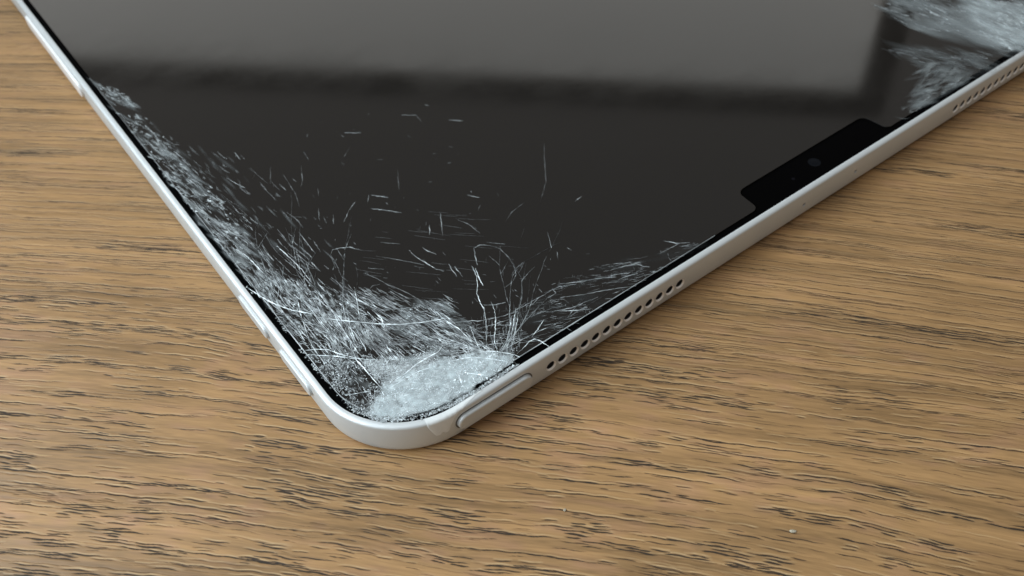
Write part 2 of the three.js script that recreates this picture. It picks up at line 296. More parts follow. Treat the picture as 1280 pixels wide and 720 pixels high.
{
  const s = new THREE.Shape(); s.moveTo(73.6, 1.1); s.lineTo(105.8, 1.1); s.lineTo(104.6, 6.4); s.quadraticCurveTo(104.5, 6.8, 103.8, 6.8); s.lineTo(75.6, 6.8); s.quadraticCurveTo(74.9, 6.8, 74.8, 6.4); s.closePath();
  const bar = mesh('sensor_bar', mm(flat(s, 5.71, 0.05)), std({ color: new THREE.Color(0.0008, 0.0008, 0.001), roughness: 0.5, specularIntensity: 0.02 }), tablet);
  const lens = mm(mergeGeometries([new THREE.LatheGeometry([[0, 0.03], [0.55, 0.025], [0.9, 0], [1.0, 0.02], [1.05, 0.02], [1.08, 0]].map(([a, b]) => new THREE.Vector2(a, b)), 28)]));
  const l = mesh('camera_lens', lens, std({ color: new THREE.Color(0.0035, 0.0045, 0.0065), roughness: 0.3, specularIntensity: 0.07 }), bar); l.position.set(89.35 * MM, 5.765 * MM, -4.2 * MM);
  const dot = mesh('sensor', mm(new THREE.CylinderGeometry(0.3, 0.3, 0.02, 18)), std({ color: new THREE.Color(0.004, 0.004, 0.006), roughness: 0.4, specularIntensity: 0.05 }), bar); dot.position.set(83.4 * MM, 5.772 * MM, -3.6 * MM);
}

// ---------------------------------------------------------------- tablet: cracks in the cover glass
class Pieces {                                                // collects triangles with colours and, where wanted, transparency
  constructor(alpha) { this.p = []; this.c = []; this.i = []; this.n = alpha ? 4 : 3; }
  v(x, y, z, c) { this.p.push(x * MM, y * MM, z * MM); for (let k = 0; k < this.n; k++) this.c.push(c[k]); return this.p.length / 3 - 1; }
  geometry() {
    const g = new THREE.BufferGeometry();
    g.setAttribute('position', new THREE.Float32BufferAttribute(this.p, 3)); g.setAttribute('color', new THREE.Float32BufferAttribute(this.c, this.n)); g.setIndex(this.i); g.computeVertexNormals(); return g;
  }
}
const tint = (b, cool = 0.08) => [b * (1 - cool), b, b * (1 + cool * 0.35)];
// a crack: a low ridge of lifted, broken glass that follows a line on the screen and thins out at its ends
function ridge(P, pts, width, b, { taper = true, rise = 0.4, jag = 0.35, y = GLASS } = {}) {
  const line = [];
  for (let k = 0; k + 1 < pts.length; k++) {
    const [x0, z0] = pts[k], [x1, z1] = pts[k + 1], L = Math.hypot(x1 - x0, z1 - z0), n = Math.max(1, Math.ceil(L / 0.4));
    for (let i = 0; i < n; i++) line.push([lerp(x0, x1, i / n), lerp(z0, z1, i / n)]);
  }
  line.push(pts[pts.length - 1]);
  let prev = null; const n = line.length - 1 || 1;
  for (let k = 0; k < line.length; k++) {
    const a = line[Math.max(0, k - 1)], c = line[Math.min(line.length - 1, k + 1)], dx = c[0] - a[0], dz = c[1] - a[1], l = Math.hypot(dx, dz) || 1, nx = -dz / l, nz = dx / l;
    const f = k / n, w = width * (taper ? Math.pow(Math.sin(Math.PI * clamp(f, 0.06, 0.94)), 0.7) : 1) * rr(0.4, 1.45) * (0.45 + 1.1 * noise(line[k][0] * 1.1 + 3, line[k][1] * 1.1, 50)), off = (k && k < n ? gauss() : 0) * width * jag, x = line[k][0] + nx * off, z = line[k][1] + nz * off;
    const vary = 0.3 + 1.35 * noise(line[k][0] * 1.7 + 50, line[k][1] * 1.7, 49), col = tint(b * vary * rr(0.7, 1.2)), h = y + width * rise * rr(0.5, 1.2);
    const A = P.v(x - nx * w / 2, y - 0.01, z - nz * w / 2, col), B = P.v(x + gauss() * w * 0.15, h, z, tint(b * vary * rr(0.85, 1.35))), C = P.v(x + nx * w / 2, y - 0.01, z + nz * w / 2, col);
    if (prev) P.i.push(prev[0], A, prev[1], prev[1], A, B, prev[1], B, prev[2], prev[2], B, C);
    prev = [A, B, C];
  }
}
function shard(P, x, z, size, b, lift = 0.05, stretch = 1, dir = 0) {     // a splinter: one tilted facet
  const a0 = rr(0, 6.28), y = GLASS + 0.012 + rnd() * lift, ids = [], c = Math.cos(dir), s = Math.sin(dir);
  for (let k = 0; k < 3; k++) { const a = a0 + k * 2.094 + gauss() * 0.5, r = size * rr(0.4, 1), u = r * Math.cos(a) * stretch, v = r * Math.sin(a); ids.push(P.v(x + u * c - v * s, y + gauss() * size * 0.3, z + u * s + v * c, tint(b * rr(0.8, 1.2)))); }
  P.i.push(...ids);
}
function smear(P, x, z, len, wide, dir, b, alpha, up = 0) {           // a sliver of lifted film or settled glass dust, thick in the middle, nothing at its rim
  const y = GLASS + up + rr(0.008, 0.03), n = 12, c = Math.cos(dir), s = Math.sin(dir), col = tint(b, 0.12), m = P.v(x, y + 0.02, z, [...col, alpha]), a0 = P.p.length / 3;
  for (let k = 0; k < n; k++) { const a = k / n * 6.283, q = rr(0.6, 1.2), u = Math.cos(a) * len * q, v = Math.sin(a) * wide * q; P.v(x + (u * c - v * s) * 0.5, y + 0.012, z + (u * s + v * c) * 0.5, [...col, alpha * 0.55]); }
  for (let k = 0; k < n; k++) { const a = k / n * 6.283, q = rr(0.75, 1.25), u = Math.cos(a) * len * q, v = Math.sin(a) * wide * q; P.v(x + u * c - v * s, y, z + u * s + v * c, [...col, 0]); }
  for (let k = 0; k < n; k++) { const j = (k + 1) % n; P.i.push(m, a0 + k, a0 + j, a0 + k, a0 + n + k, a0 + j, a0 + j, a0 + n + k, a0 + n + j); }
}
function flake(P, x, z, len, wide, dir, b, alpha, y = GLASS + rr(0.01, 0.05)) {   // a lifted splinter of film: a sharp edge along its length, fading to the other side
  const n = 6, c = Math.cos(dir), s = Math.sin(dir), col = tint(b, 0.1), bow = gauss() * 0.12 * len; let prev = null;
  for (let k = 0; k <= n; k++) {
    const t = k / n, f = Math.pow(Math.sin(Math.PI * clamp(t, 0.03, 0.97)), 0.7), u = (t - 0.5) * len, e = bow * (1 - 4 * (t - 0.5) ** 2) + gauss() * wide * 0.08, w = wide * f * rr(0.7, 1.2);
    const q = [P.v(x + u * c - e * s, y + 0.02, z + u * s + e * c, [...col, alpha * f]), P.v(x + u * c - (e + w * 0.45) * s, y + 0.01, z + u * s + (e + w * 0.45) * c, [...col, alpha * f * 0.42]), P.v(x + u * c - (e + w) * s, y, z + u * s + (e + w) * c, [...col, 0])];
    if (prev) P.i.push(prev[0], q[0], prev[1], prev[1], q[0], q[1], prev[1], q[1], prev[2], prev[2], q[1], q[2]);
    prev = q;
  }
}
const crackGlass = std({ name: 'broken_glass', color: new THREE.Color(0.86, 0.88, 0.9), vertexColors: true, roughness: 0.32, ior: 1.52 });
const dustGlass = std({ name: 'glass_dust', color: 0xffffff, vertexColors: true, transparent: true, roughness: 0.6, specularIntensity: 0.5 });

// lines of the cracks one can follow with the eye: [x, z] on the glass in millimetres
const brightCracks = [[[1.3,-38.8],[2.1,-35.7],[3.1,-32.9],[4.4,-30.4],[6.6,-27.6]],[[6.8,-26.6],[8.6,-24.5],[11.1,-21.9],[13.6,-19.3],[15.4,-17.8],[18.4,-15.9],[21.5,-14.4]],[[2.3,-22.2],[3.6,-21.4],[4.9,-20.3],[5.8,-18.5],[6.7,-17.2],[7.6,-15.9],[8.6,-14.9]],[[2.5,-21.0],[3.9,-19.7],[5.6,-18.1],[7.1,-16.3],[7.2,-14.2],[7.2,-11.7],[7.3,-9.4]],[[7.4,-9.0],[9.6,-9.6],[11.4,-9.7],[13.2,-10.1],[15.2,-10.1],[16.9,-10.0],[17.9,-10.5]],[[7.4,-8.9],[9.8,-8.9],[12.4,-8.9],[14.7,-8.3]],[[19.4,-6.7],[20.9,-6.5],[22.4,-5.7],[23.6,-4.5],[24.7,-3.1],[25.2,-2.0]],[[15.5,-7.9],[16.9,-7.6],[18.5,-7.0],[20.0,-6.2],[21.2,-5.0],[22.4,-3.7],[23.4,-2.3]],[[17.7,-4.6],[18.7,-3.4],[19.8,-2.2]],[[19.9,-4.1],[21.1,-4.8]],[[2.8,-11.7],[4.3,-10.9],[5.8,-10.2]],[[25.2,-2.7],[26.6,-3.0],[28.0,-3.4],[28.8,-3.3],[29.3,-2.4],[29.6,-0.8]],[[28.7,-3.8],[30.3,-4.4],[32.1,-5.3]],[[30.4,-20.8],[29.7,-18.7],[28.6,-16.8],[27.6,-15.7],[27.0,-14.0],[26.6,-12.4],[25.6,-10.6],[24.6,-9.1],[23.4,-7.5],[22.2,-5.7]],[[30.5,-20.1],[29.8,-18.2],[29.3,-16.4]],[[28.3,-13.0],[27.7,-11.3],[26.7,-9.7],[25.6,-8.3],[24.3,-6.8],[23.5,-5.0]],[[30.4,-9.7],[29.3,-8.6],[28.3,-7.5],[27.2,-6.4],[25.7,-5.1]],[[30.2,-8.9],[28.9,-7.5],[27.2,-5.8],[25.7,-4.4]],[[29.0,-8.8],[27.4,-7.2],[25.7,-5.6]],[[23.1,-11.1],[22.5,-9.3],[21.7,-6.7]],[[3.7,-47.7],[4.3,-44.9],[4.5,-41.1],[4.8,-37.7]],[[9.0,-44.2],[9.4,-40.6],[9.6,-36.4],[9.4,-33.7]],[[14.0,-28.6],[13.2,-26.5],[12.1,-24.1],[11.5,-22.6]],[[13.8,-21.9],[13.9,-20.6],[13.5,-18.9]],[[20.8,-17.1],[21.0,-14.4],[21.6,-11.5],[21.6,-8.4]]];
const midCracks = [[[21.0,-13.6],[23.0,-12.4],[24.9,-11.0],[26.5,-10.3],[29.3,-9.2],[32.2,-9.7]],[[21.1,-9.6],[23.1,-8.6],[24.6,-7.7],[25.7,-7.2],[26.9,-6.0]],[[27.1,-13.2],[28.5,-12.1],[29.9,-11.6]],[[24.1,-9.9],[26.3,-9.1],[28.7,-8.5]],[[22.6,-6.9],[24.1,-6.1],[25.3,-5.4]],[[24.8,-30.0],[24.8,-28.5],[25.0,-27.2],[25.4,-25.6],[25.8,-23.9],[26.5,-22.7]],[[26.8,-29.2],[26.9,-28.2],[27.6,-26.5]],[[28.3,-22.5],[28.2,-21.1],[28.0,-19.9]],[[27.9,-23.5],[27.6,-22.0],[27.3,-20.5]],[[14.7,-37.1],[15.5,-37.9],[16.5,-37.5],[17.9,-36.6],[19.0,-34.8]],[[13.3,-44.9],[13.1,-42.3],[13.0,-38.8]],[[27.0,-45.2],[28.9,-42.9]],[[25.3,-42.3],[27.0,-40.3],[28.6,-38.2]],[[33.5,-34.1],[32.1,-31.7],[30.7,-29.3]],[[30.5,-32.8],[29.2,-30.8]],[[43.0,-60.9],[45.0,-59.2]],[[48.8,-54.0],[50.6,-52.1]],[[32.2,-63.1],[34.5,-61.2]],[[39.4,-34.8],[40.6,-33.1]],[[52.0,-22.2],[53.7,-22.5]],[[32.9,-23.9],[34.1,-23.9],[35.2,-22.8]],[[35.4,-16.9],[34.6,-15.1],[33.3,-14.3]],[[32.9,-23.9],[31.9,-22.0],[31.2,-20.5]],[[29.5,-9.4],[31.6,-9.3],[34.5,-9.2],[36.8,-9.2],[38.1,-9.0],[40.3,-7.8]],[[31.8,-8.6],[33.2,-8.9],[34.3,-9.2]],[[35.3,-8.3],[36.8,-8.3],[37.0,-9.5]],[[33.9,-6.0],[36.9,-3.8],[38.9,-2.6]],[[34.0,-5.8],[36.8,-4.6],[39.4,-4.1],[41.1,-3.8]],[[31.0,-6.8],[33.6,-8.1]],[[38.4,-9.4],[41.0,-7.8],[43.8,-6.5],[45.8,-5.2]],[[45.6,-4.5],[47.3,-4.2],[48.8,-3.6]],[[46.1,-6.7],[48.2,-6.1],[50.0,-5.3],[50.6,-4.1],[51.1,-3.5]],[[54.4,-4.7],[56.4,-4.5],[58.3,-4.3],[57.8,-4.7]],[[56.7,-6.3],[57.8,-4.7],[59.5,-3.5]],[[36.7,-7.2],[39.8,-5.5],[42.1,-4.5],[44.8,-3.1],[46.9,-1.9]],[[22.2,-44.3],[24.1,-45.5]],[[20.1,-42.3],[22.2,-44.3]],[[14.1,-22.4],[17.1,-20.4],[19.1,-19.2]],[[12.0,-25.8],[12.6,-23.3],[12.8,-22.1]]];
const faintCracks = [[[16.8,-30.0],[17.6,-28.1],[18.3,-25.7],[19.2,-23.7],[19.6,-22.5],[20.1,-20.8],[20.5,-19.2],[20.6,-18.1]],[[15.4,-26.6],[16.3,-27.1],[17.4,-26.6]],[[14.7,-36.9],[14.3,-34.3],[13.7,-31.9],[13.9,-30.2]],[[16.2,-37.8],[15.8,-34.8]],[[14.2,-41.8],[13.8,-38.6]],[[14.6,-36.8],[13.9,-33.9]],[[25.5,-43.9],[26.8,-45.6]],[[34.0,-48.0],[31.4,-43.4]],[[18.6,-48.1],[17.1,-45.0]],[[18.2,-45.6],[17.8,-43.9]],[[19.7,-45.1],[18.5,-42.8]],[[21.0,-52.7],[20.1,-50.8]],[[45.0,-59.2],[44.7,-56.9]],[[48.0,-60.8],[48.5,-60.1]],[[31.0,-59.0],[28.6,-57.1]],[[38.6,-30.6],[39.6,-31.5]],[[34.7,-30.9],[35.5,-28.9],[35.6,-26.0]],[[40.4,-25.6],[42.6,-26.8],[45.6,-27.3]],[[57.6,-37.3],[54.9,-33.8],[51.4,-29.0],[47.7,-25.8]],[[39.6,-20.7],[41.8,-22.5]],[[35.2,-22.8],[36.0,-21.2],[35.9,-18.7],[35.4,-16.9]],[[33.3,-14.3],[31.5,-14.0]],[[42.5,-15.1],[41.4,-13.5]],[[38.9,-10.1],[38.0,-9.1]],[[21.7,-60.1],[20.0,-56.3],[18.7,-54.6]],[[23.4,-60.4],[23.8,-63.0]],[[18.1,-59.8],[17.7,-56.7],[17.3,-53.6],[16.3,-50.5]],[[17.4,-63.2],[15.2,-58.9]],[[14.0,-60.4],[13.9,-57.2],[14.0,-54.5]],[[35.2,-23.7],[37.2,-21.5]],[[22.3,-34.4],[24.5,-32.1]],[[17.8,-30.8],[19.5,-28.9]],[[20.1,-32.2],[22.5,-29.1],[24.9,-25.8]]];
// regions of the damage, as outlines on the glass
const ZONE = {
  hatchDense: [[1.4,-38.3],[5.8,-38.4],[9.7,-31.5],[12.4,-26.5],[13.1,-18.9],[12.5,-12.1],[8.7,-11.2],[7.9,-15.4],[4.2,-21.3],[2.4,-23.3]],
  hatchSparse: [[4.7,-91.7],[16.8,-64.5],[19.8,-49.7],[14.3,-34.7],[13.4,-24.6],[9.7,-31.5],[1.4,-38.3],[2.0,-58.1]],
  fanLeft: [[13.7,-19.4],[19.4,-19.7],[23.6,-17.4],[23.2,-10.6],[22.5,-6.2],[18.7,-7.3],[16.2,-10.6],[15.2,-14.2]],
  fanUpper: [[9.5,-31.0],[16.3,-26.0],[21.8,-14.7],[13.4,-19.0],[9.9,-24.5]],
  powder: [[7.5,-9.0],[12.7,-9.4],[17.1,-8.0],[20.3,-6.5],[23.1,-4.8],[24.5,-2.7],[23.5,-2.0],[17.9,-2.0],[13.0,-2.2],[8.5,-3.2],[5.9,-4.6],[3.7,-6.3],[5.1,-8.0]],
  lobe: [[2.4,-21.4],[6.6,-16.5],[6.5,-11.5],[7.4,-8.7],[4.1,-6.3],[2.4,-9.3],[2.0,-14.0]],
  between: [[7.8,-15.2],[12.5,-12.1],[16.6,-10.2],[17.1,-8.0],[12.7,-9.4],[7.6,-9.1]],
  fanTop: [[22.2,-13.4],[27.2,-12.3],[32.0,-9.8],[29.4,-6.5],[25.6,-2.9],[21.0,-5.7]],
  leftBand: [[2.3,-109.8],[5.4,-103.9],[5.8,-90.7],[6.3,-74.9],[6.7,-60.6],[6.4,-43.6],[5.8,-38.4],[1.4,-38.3],[1.6,-57.2],[2.0,-82.9]],
  rightBand: [[26.7,-3.9],[31.3,-9.0],[38.9,-10.0],[46.7,-8.0],[59.0,-5.1],[60.8,-1.7],[41.3,-1.8],[29.3,-1.8]],
  cornerHaze: [[138.9,-31.0],[161.4,-11.1],[145.1,-1.0],[142.7,-2.4],[141.6,-12.3],[137.1,-18.2]],
  cornerBright: [[153.2,-18.4],[161.4,-11.1],[145.1,-1.0],[142.7,-2.4],[144.3,-8.0]],
  rightPatch: [[127.3,-10.7],[129.9,-6.0],[131.8,0.2],[121.3,0.0],[109.0,-1.1],[117.5,-4.8]],
  wedge: [[9.8,-19.6],[13.4,-19.0],[15.2,-14.2],[15.8,-10.9],[12.5,-12.1],[9.8,-13.5]],
  bridge: [[125.5,-18.8],[133.5,-11.1],[142.7,-2.4],[132.6,-1.2],[129.9,-6.0],[126.6,-10.6]],
  debris: [[23.5,-1.5],[24.5,-1.1],[17.6,-0.9],[13.1,-1.1],[9.2,-1.9],[9.4,-2.3],[13.5,-1.6],[17.9,-1.4]],
  debrisLeft: [[1.0,-40.8],[1.4,-38.3],[2.5,-21.8],[2.6,-9.5],[4.9,-5.2],[4.6,-4.6],[2.1,-8.7],[1.6,-20.2],[1.8,-33.1]],
  debrisNear: [[2.6,-9.4],[4.8,-5.6],[9.4,-2.5],[9.2,-1.6],[4.2,-4.9],[1.9,-9.4]],
};
const inside = (poly, x, z) => { let c = false; for (let i = 0, j = poly.length - 1; i < poly.length; j = i++) { const [a, b] = poly[i], [d, e] = poly[j]; if ((b > z) !== (e > z) && x < (d - a) * (z - b) / (e - b) + a) c = !c; } return c; };
function spot(poly) {
  const xs = poly.map((p) => p[0]), zs = poly.map((p) => p[1]), x0 = Math.min(...xs), x1 = Math.max(...xs), z0 = Math.min(...zs), z1 = Math.max(...zs);
  for (let k = 0; k < 400; k++) { const x = rr(x0, x1), z = rr(z0, z1); if (inside(poly, x, z)) return [x, z]; }
  return poly[0];
}
const rad = (d) => d * Math.PI / 180;
const fine = new Pieces(), crushed = new Pieces(), dust = new Pieces(true);
let singles = 0;
function single(pts, width, b, o) { const P = new Pieces(); ridge(P, pts, width, b, o); mesh('crack', P.geometry(), crackGlass, cover); singles++; }
brightCracks.forEach((c, k) => single(c, k < 10 ? 0.17 : 0.115, 1.0, { y: GLASS + 0.07, jag: k < 10 ? 0.2 : 0.6 }));
for (const c of midCracks) single(c, 0.12, 0.46, { jag: 0.6 });
for (const c of faintCracks) single(c, 0.1, 0.22, { jag: 0.6 });
const onGlass = (x, z) => { const d = 1.85, r = R - d; return x > d && z < -d && (x > R || z < -R || Math.hypot(x - R, z + R) < r); };
function scatter(zone, soft) { for (let k = 0; k < 30; k++) { const [x, z] = spot(ZONE[zone]), q = [x + gauss() * soft, z + gauss() * soft]; if (onGlass(q[0], q[1])) return q; } return spot(ZONE[zone]); }
// streaks of a zone: short cracks along one direction, gathered where the noise says so
function streaks(zone, count, dir, spread, [l0, l1], [w0, w1], [b0, b1], keep = () => 1, asParts = 0, soft = 0.5, o = {}) {
  for (let k = 0; k < count; k++) {
    const [x, z] = scatter(zone, soft); if (rnd() > keep(x, z)) continue;
    const a = rad(dir + gauss() * spread) + (noise(x / 5, z / 5, 51) - 0.5) * 0.35, L = lerp(l0, l1, rnd() * rnd()), bend = gauss() * 0.18, pts = [];
    for (let i = 0; i <= 3; i++) { const t = i / 3 - 0.5, q = a + bend * t, e = [x + Math.cos(q) * L * t, z + Math.sin(q) * L * t]; if (onGlass(e[0], e[1])) pts.push(e); }
    if (pts.length < 2) continue;
    const w = rr(w0, w1), b = lerp(b0, b1, rnd() * rnd()) * (0.5 + 0.8 * noise(x / 2.2, z / 2.2, 52));
    if (k < asParts) single(pts, w, b, o); else ridge(fine, pts, w, b, o);
    if (L > 1.6 && rnd() < 0.3) {                              // a side branch
      const m = pts[1 + (rnd() < 0.5 ? 0 : pts.length - 2)], q = a + (rnd() < 0.5 ? 1 : -1) * rr(0.35, 0.9), l = L * rr(0.15, 0.4); ridge(fine, [m, [m[0] + Math.cos(q) * l, m[1] + Math.sin(q) * l]], w * 0.7, b * 0.8);
    }
  }
}
const clump = (s, lo, hi, k) => (x, z) => sstep(noise(x / s, z / (s * 1.8), k), lo, hi);
const fromEdge = (reach) => (x, z) => Math.exp(-Math.max(0, Math.min(x - 2.2, 99)) / reach);
streaks('hatchDense', 880, 91, 7, [1, 5], [0.05, 0.14], [0.18, 1.25], clump(1.5, 0.26, 0.62, 53), 60, 1.3);
streaks('hatchDense', 420, 70, 40, [0.4, 1.8], [0.05, 0.12], [0.3, 1.1]);
streaks('hatchSparse', 1250, 87, 7, [1.2, 6.5], [0.05, 0.17], [0.08, 0.7], (x, z) => Math.min(1, fromEdge(4.2)(x) * 1.5) * sstep(noise(x / 1.0, z / 3.4, 54), 0.36, 0.68) * (0.35 + 0.65 * sstep(z, -80, -45)), 45, 1.4);
streaks('fanLeft', 430, 80, 11, [1, 5], [0.05, 0.12], [0.25, 1.0], clump(1.6, 0.12, 0.55, 55), 40, 1.2);
streaks('fanLeft', 160, 30, 25, [0.6, 2], [0.04, 0.09], [0.2, 0.8]);
streaks('fanUpper', 360, 80, 12, [1, 6], [0.05, 0.13], [0.14, 0.8], clump(1.8, 0.2, 0.62, 56), 30, 1.8);
streaks('wedge', 240, 82, 14, [0.8, 3.6], [0.05, 0.12], [0.15, 0.8], clump(1.5, 0.25, 0.7, 64));
streaks('between', 1100, 60, 60, [0.3, 1.5], [0.05, 0.12], [0.3, 1.1], clump(1.1, 0.15, 0.55, 57));
streaks('lobe', 420, 88, 28, [0.4, 2.6], [0.05, 0.11], [0.2, 0.95], clump(1.3, 0.25, 0.65, 58));
streaks('fanTop', 190, 124, 13, [0.6, 3.6], [0.04, 0.09], [0.2, 0.9], (x, z) => sstep(z, -14, -5));
streaks('fanTop', 190, 28, 16, [0.4, 2.6], [0.04, 0.09], [0.2, 0.85], (x, z) => sstep(z, -14, -5));
streaks('rightBand', 420, 20, 14, [0.6, 3.6], [0.04, 0.085], [0.12, 1.0], clump(1.8, 0.25, 0.65, 59), 30);
streaks('rightBand', 160, 115, 25, [0.3, 1.5], [0.04, 0.08], [0.1, 0.6], clump(1.8, 0.25, 0.65, 59));
streaks('powder', 70, 30, 60, [0.8, 3.5], [0.04, 0.07], [0.6, 1.1], () => 1, 0, 0.5, { y: GLASS + 0.1 });
streaks('powder', 45, 120, 25, [1, 4.5], [0.04, 0.08], [0.7, 1.2], () => 1, 12, 0.5, { y: GLASS + 0.1 });
streaks('leftBand', 330, 82, 9, [0.8, 4.5], [0.06, 0.26], [0.12, 0.8], (x, z) => clump(1.3, 0.38, 0.68, 60)(x, z) * (0.3 + 0.7 * sstep(z, -112, -60)), 0, 0.7);
streaks('leftBand', 200, 45, 25, [0.5, 1.8], [0.06, 0.14], [0.25, 0.95], clump(1.8, 0.3, 0.7, 61));
streaks('rightPatch', 50, 8, 30, [0.8, 3.4], [0.06, 0.16], [0.15, 0.7], clump(2, 0.25, 0.65, 62), 0, 1.5);
streaks('cornerHaze', 170, 84, 12, [1, 6], [0.08, 0.25], [0.15, 0.8], clump(2.6, 0.25, 0.65, 63), 0, 2);
streaks('cornerBright', 170, 92, 18, [1, 5], [0.08, 0.25], [0.3, 1.1], clump(2.4, 0.15, 0.6, 65), 0, 1.5);
streaks('bridge', 60, 75, 12, [1, 5], [0.06, 0.14], [0.12, 0.5], () => 1, 0, 1);
// long cracks that run out from the corner, wander, fork and fade
function runner(x, z, dir, len, width, b, depth = 0) {
  let a = dir, px = x, pz = z; const pts = [[x, z]], fade = rr(0.6, 1);
  for (let d = 0; d < len; d += 0.9) {
    a += gauss() * 0.12; if (rnd() < 0.06) a += gauss() * 0.5;
    px += Math.cos(a) * 0.9; pz += Math.sin(a) * 0.9; if (!onGlass(px, pz)) break; pts.push([px, pz]);
    if (depth < 2 && d > 2 && rnd() < 0.05) runner(px, pz, a + (rnd() < 0.5 ? 1 : -1) * rr(0.3, 0.7), (len - d) * rr(0.2, 0.5), width * 0.8, b * 0.7, depth + 1);
  }
  if (pts.length < 4) return;
  const third = Math.ceil(pts.length / 3);                     // brightest near the blow
  for (let k = 0; k < 3; k++) { const part = pts.slice(k * third, (k + 1) * third + 1); if (part.length > 1) ridge(fine, part, width * (1 - 0.2 * k), b * Math.pow(0.55 * fade, k), { taper: k === 2, jag: 0.5, y: GLASS + 0.04 }); }
}
for (let k = 0; k < 26; k++) runner(rr(3, 9), rr(-24, -14), rad(-90 + gauss() * 11), rr(14, 46), rr(0.07, 0.11), rr(0.35, 0.85));
for (let k = 0; k < 12; k++) runner(22.5 + gauss(), -5.5, rad(-120 + gauss() * 24), rr(8, 24), rr(0.06, 0.1), rr(0.4, 0.9));
for (let k = 0; k < 9; k++) runner(24 + gauss(), -4.5, rad(-26 + gauss() * 13), rr(10, 32), rr(0.06, 0.09), rr(0.35, 0.8));
// stray nicks and hairlines far out on the dark glass
for (let k = 0; k < 170; k++) { const x = rr(9, 46), z = rr(-70, -5) * Math.sqrt(rnd()), a = [rad(126), rad(42), rad(88)][k % 3] + gauss() * 0.2, L = rr(0.15, 1.1), b = rr(0.04, 0.24); if (onGlass(x, z)) ridge(fine, [[x, z], [x + Math.cos(a) * L, z + Math.sin(a) * L]], 0.08, b); }
for (let k = 0; k < 34; k++) { const x = rr(16, 36), z = rr(-36, -18), a = rad(47 + gauss() * 8), L = rr(1.5, 6); ridge(fine, [[x, z], [x + Math.cos(a) * L * 0.5, z + Math.sin(a) * L * 0.5 + gauss() * 0.2], [x + Math.cos(a) * L, z + Math.sin(a) * L]], 0.09, rr(0.03, 0.09)); }
// crushed glass: splinters heaped at the corner, thinner over the hatched parts
function splinters(zone, count, [s0, s1], [b0, b1], keep = () => 1, lift = 0.06, stretch = 1, dir = 0, soft = 0.45) {
  for (let k = 0; k < count; k++) { const [x, z] = lift < 0 ? spot(ZONE[zone]) : scatter(zone, soft); if (rnd() > keep(x, z)) continue; shard(crushed, x, z, rr(s0, s1), lerp(b0, b1, Math.pow(rnd(), 1.3)) * (0.62 + 0.34 * noise(x / 0.6, z / 0.6, 71) + 0.34 * noise(x / 2.6, z / 2.6, 70)), lift, stretch, rad(dir)); }
}
splinters('powder', 26000, [0.05, 0.15], [0.45, 0.85], (x, z) => 0.45 + 0.55 * sstep(noise(x / 1.3, z / 1.3, 72), 0.15, 0.5), 0.035);
splinters('powder', 9000, [0.05, 0.15], [0.35, 1.35], (x, z) => sstep(noise(x / 1.0, z / 1.0, 87), 0.3, 0.7), 0.12);
splinters('powder', 200, [0.15, 0.4], [0.35, 1.1], () => 1, 0.12);
splinters('between', 6500, [0.06, 0.22], [0.3, 1.0], clump(1.0, 0.22, 0.7, 73));
splinters('lobe', 1900, [0.05, 0.22], [0.2, 0.9], (x, z) => clump(1.1, 0.3, 0.7, 74)(x, z) * (0.3 + 0.9 * sstep(noise(x / 3, z / 3, 78) + (z < -14 ? 0.35 : 0), 0.3, 0.8)));
splinters('hatchDense', 300, [0.07, 0.26], [0.15, 0.95], clump(1.4, 0.4, 0.75, 75), 0.06, 2.6, 91, 0.8);
splinters('fanLeft', 900, [0.05, 0.18], [0.2, 0.8], clump(1.2, 0.4, 0.7, 76), 0.05, 2, 80);
splinters('fanTop', 900, [0.05, 0.15], [0.3, 0.9], (x, z) => sstep(z, -8, -3));
splinters('leftBand', 160, [0.1, 0.36], [0.15, 0.8], clump(1.6, 0.4, 0.75, 77), 0.05, 2.4, 86);
splinters('debris', 700, [0.1, 0.36], [0.25, 0.95], () => 0.6, -0.12);
splinters('debrisNear', 420, [0.06, 0.3], [0.25, 1.0], () => 0.7, -0.1);
splinters('debrisLeft', 300, [0.06, 0.3], [0.25, 0.95], clump(2, 0.45, 0.7, 79), -0.15);
// dust and lifted film
function smears(zone, count, dir, spread, [l0, l1], ratio, b, [a0, a1], keep = () => 1, soft = 0.5, up = 0) {
  for (let k = 0; k < count; k++) { const [x, z] = scatter(zone, soft); if (rnd() > keep(x, z)) continue; const L = rr(l0, l1); smear(dust, x, z, L, L * ratio * rr(0.7, 1.4), rad(dir + gauss() * spread), b * rr(0.7, 1.2), rr(a0, a1), up); }
}
function flakes(zone, count, dir, spread, [l0, l1], [w0, w1], [b0, b1], [a0, a1], keep = () => 1, soft = 0.5) {
  for (let k = 0; k < count; k++) { const [x, z] = scatter(zone, soft); if (rnd() > keep(x, z)) continue; flake(dust, x, z, lerp(l0, l1, rnd() * rnd()), rr(w0, w1) * (rnd() < 0.5 ? 1 : -1), rad(dir + gauss() * spread), rr(b0, b1), rr(a0, a1)); }
}
flakes('leftBand', 430, 80, 9, [1, 6], [0.15, 0.8], [0.35, 0.8], [0.2, 0.75], (x, z) => clump(1.5, 0.3, 0.65, 86)(x, z), 0.7);
flakes('hatchSparse', 620, 87, 7, [1, 5], [0.1, 0.5], [0.22, 0.55], [0.15, 0.55], (x) => Math.min(1, fromEdge(4.4)(x) * 1.3), 1.2);
flakes('hatchDense', 340, 91, 8, [0.8, 4], [0.12, 0.5], [0.35, 0.8], [0.2, 0.7]);
flakes('lobe', 90, 90, 30, [0.5, 2], [0.1, 0.5], [0.3, 0.7], [0.2, 0.6]);
flakes('fanLeft', 120, 80, 10, [0.8, 3.5], [0.1, 0.35], [0.3, 0.7], [0.2, 0.6]);
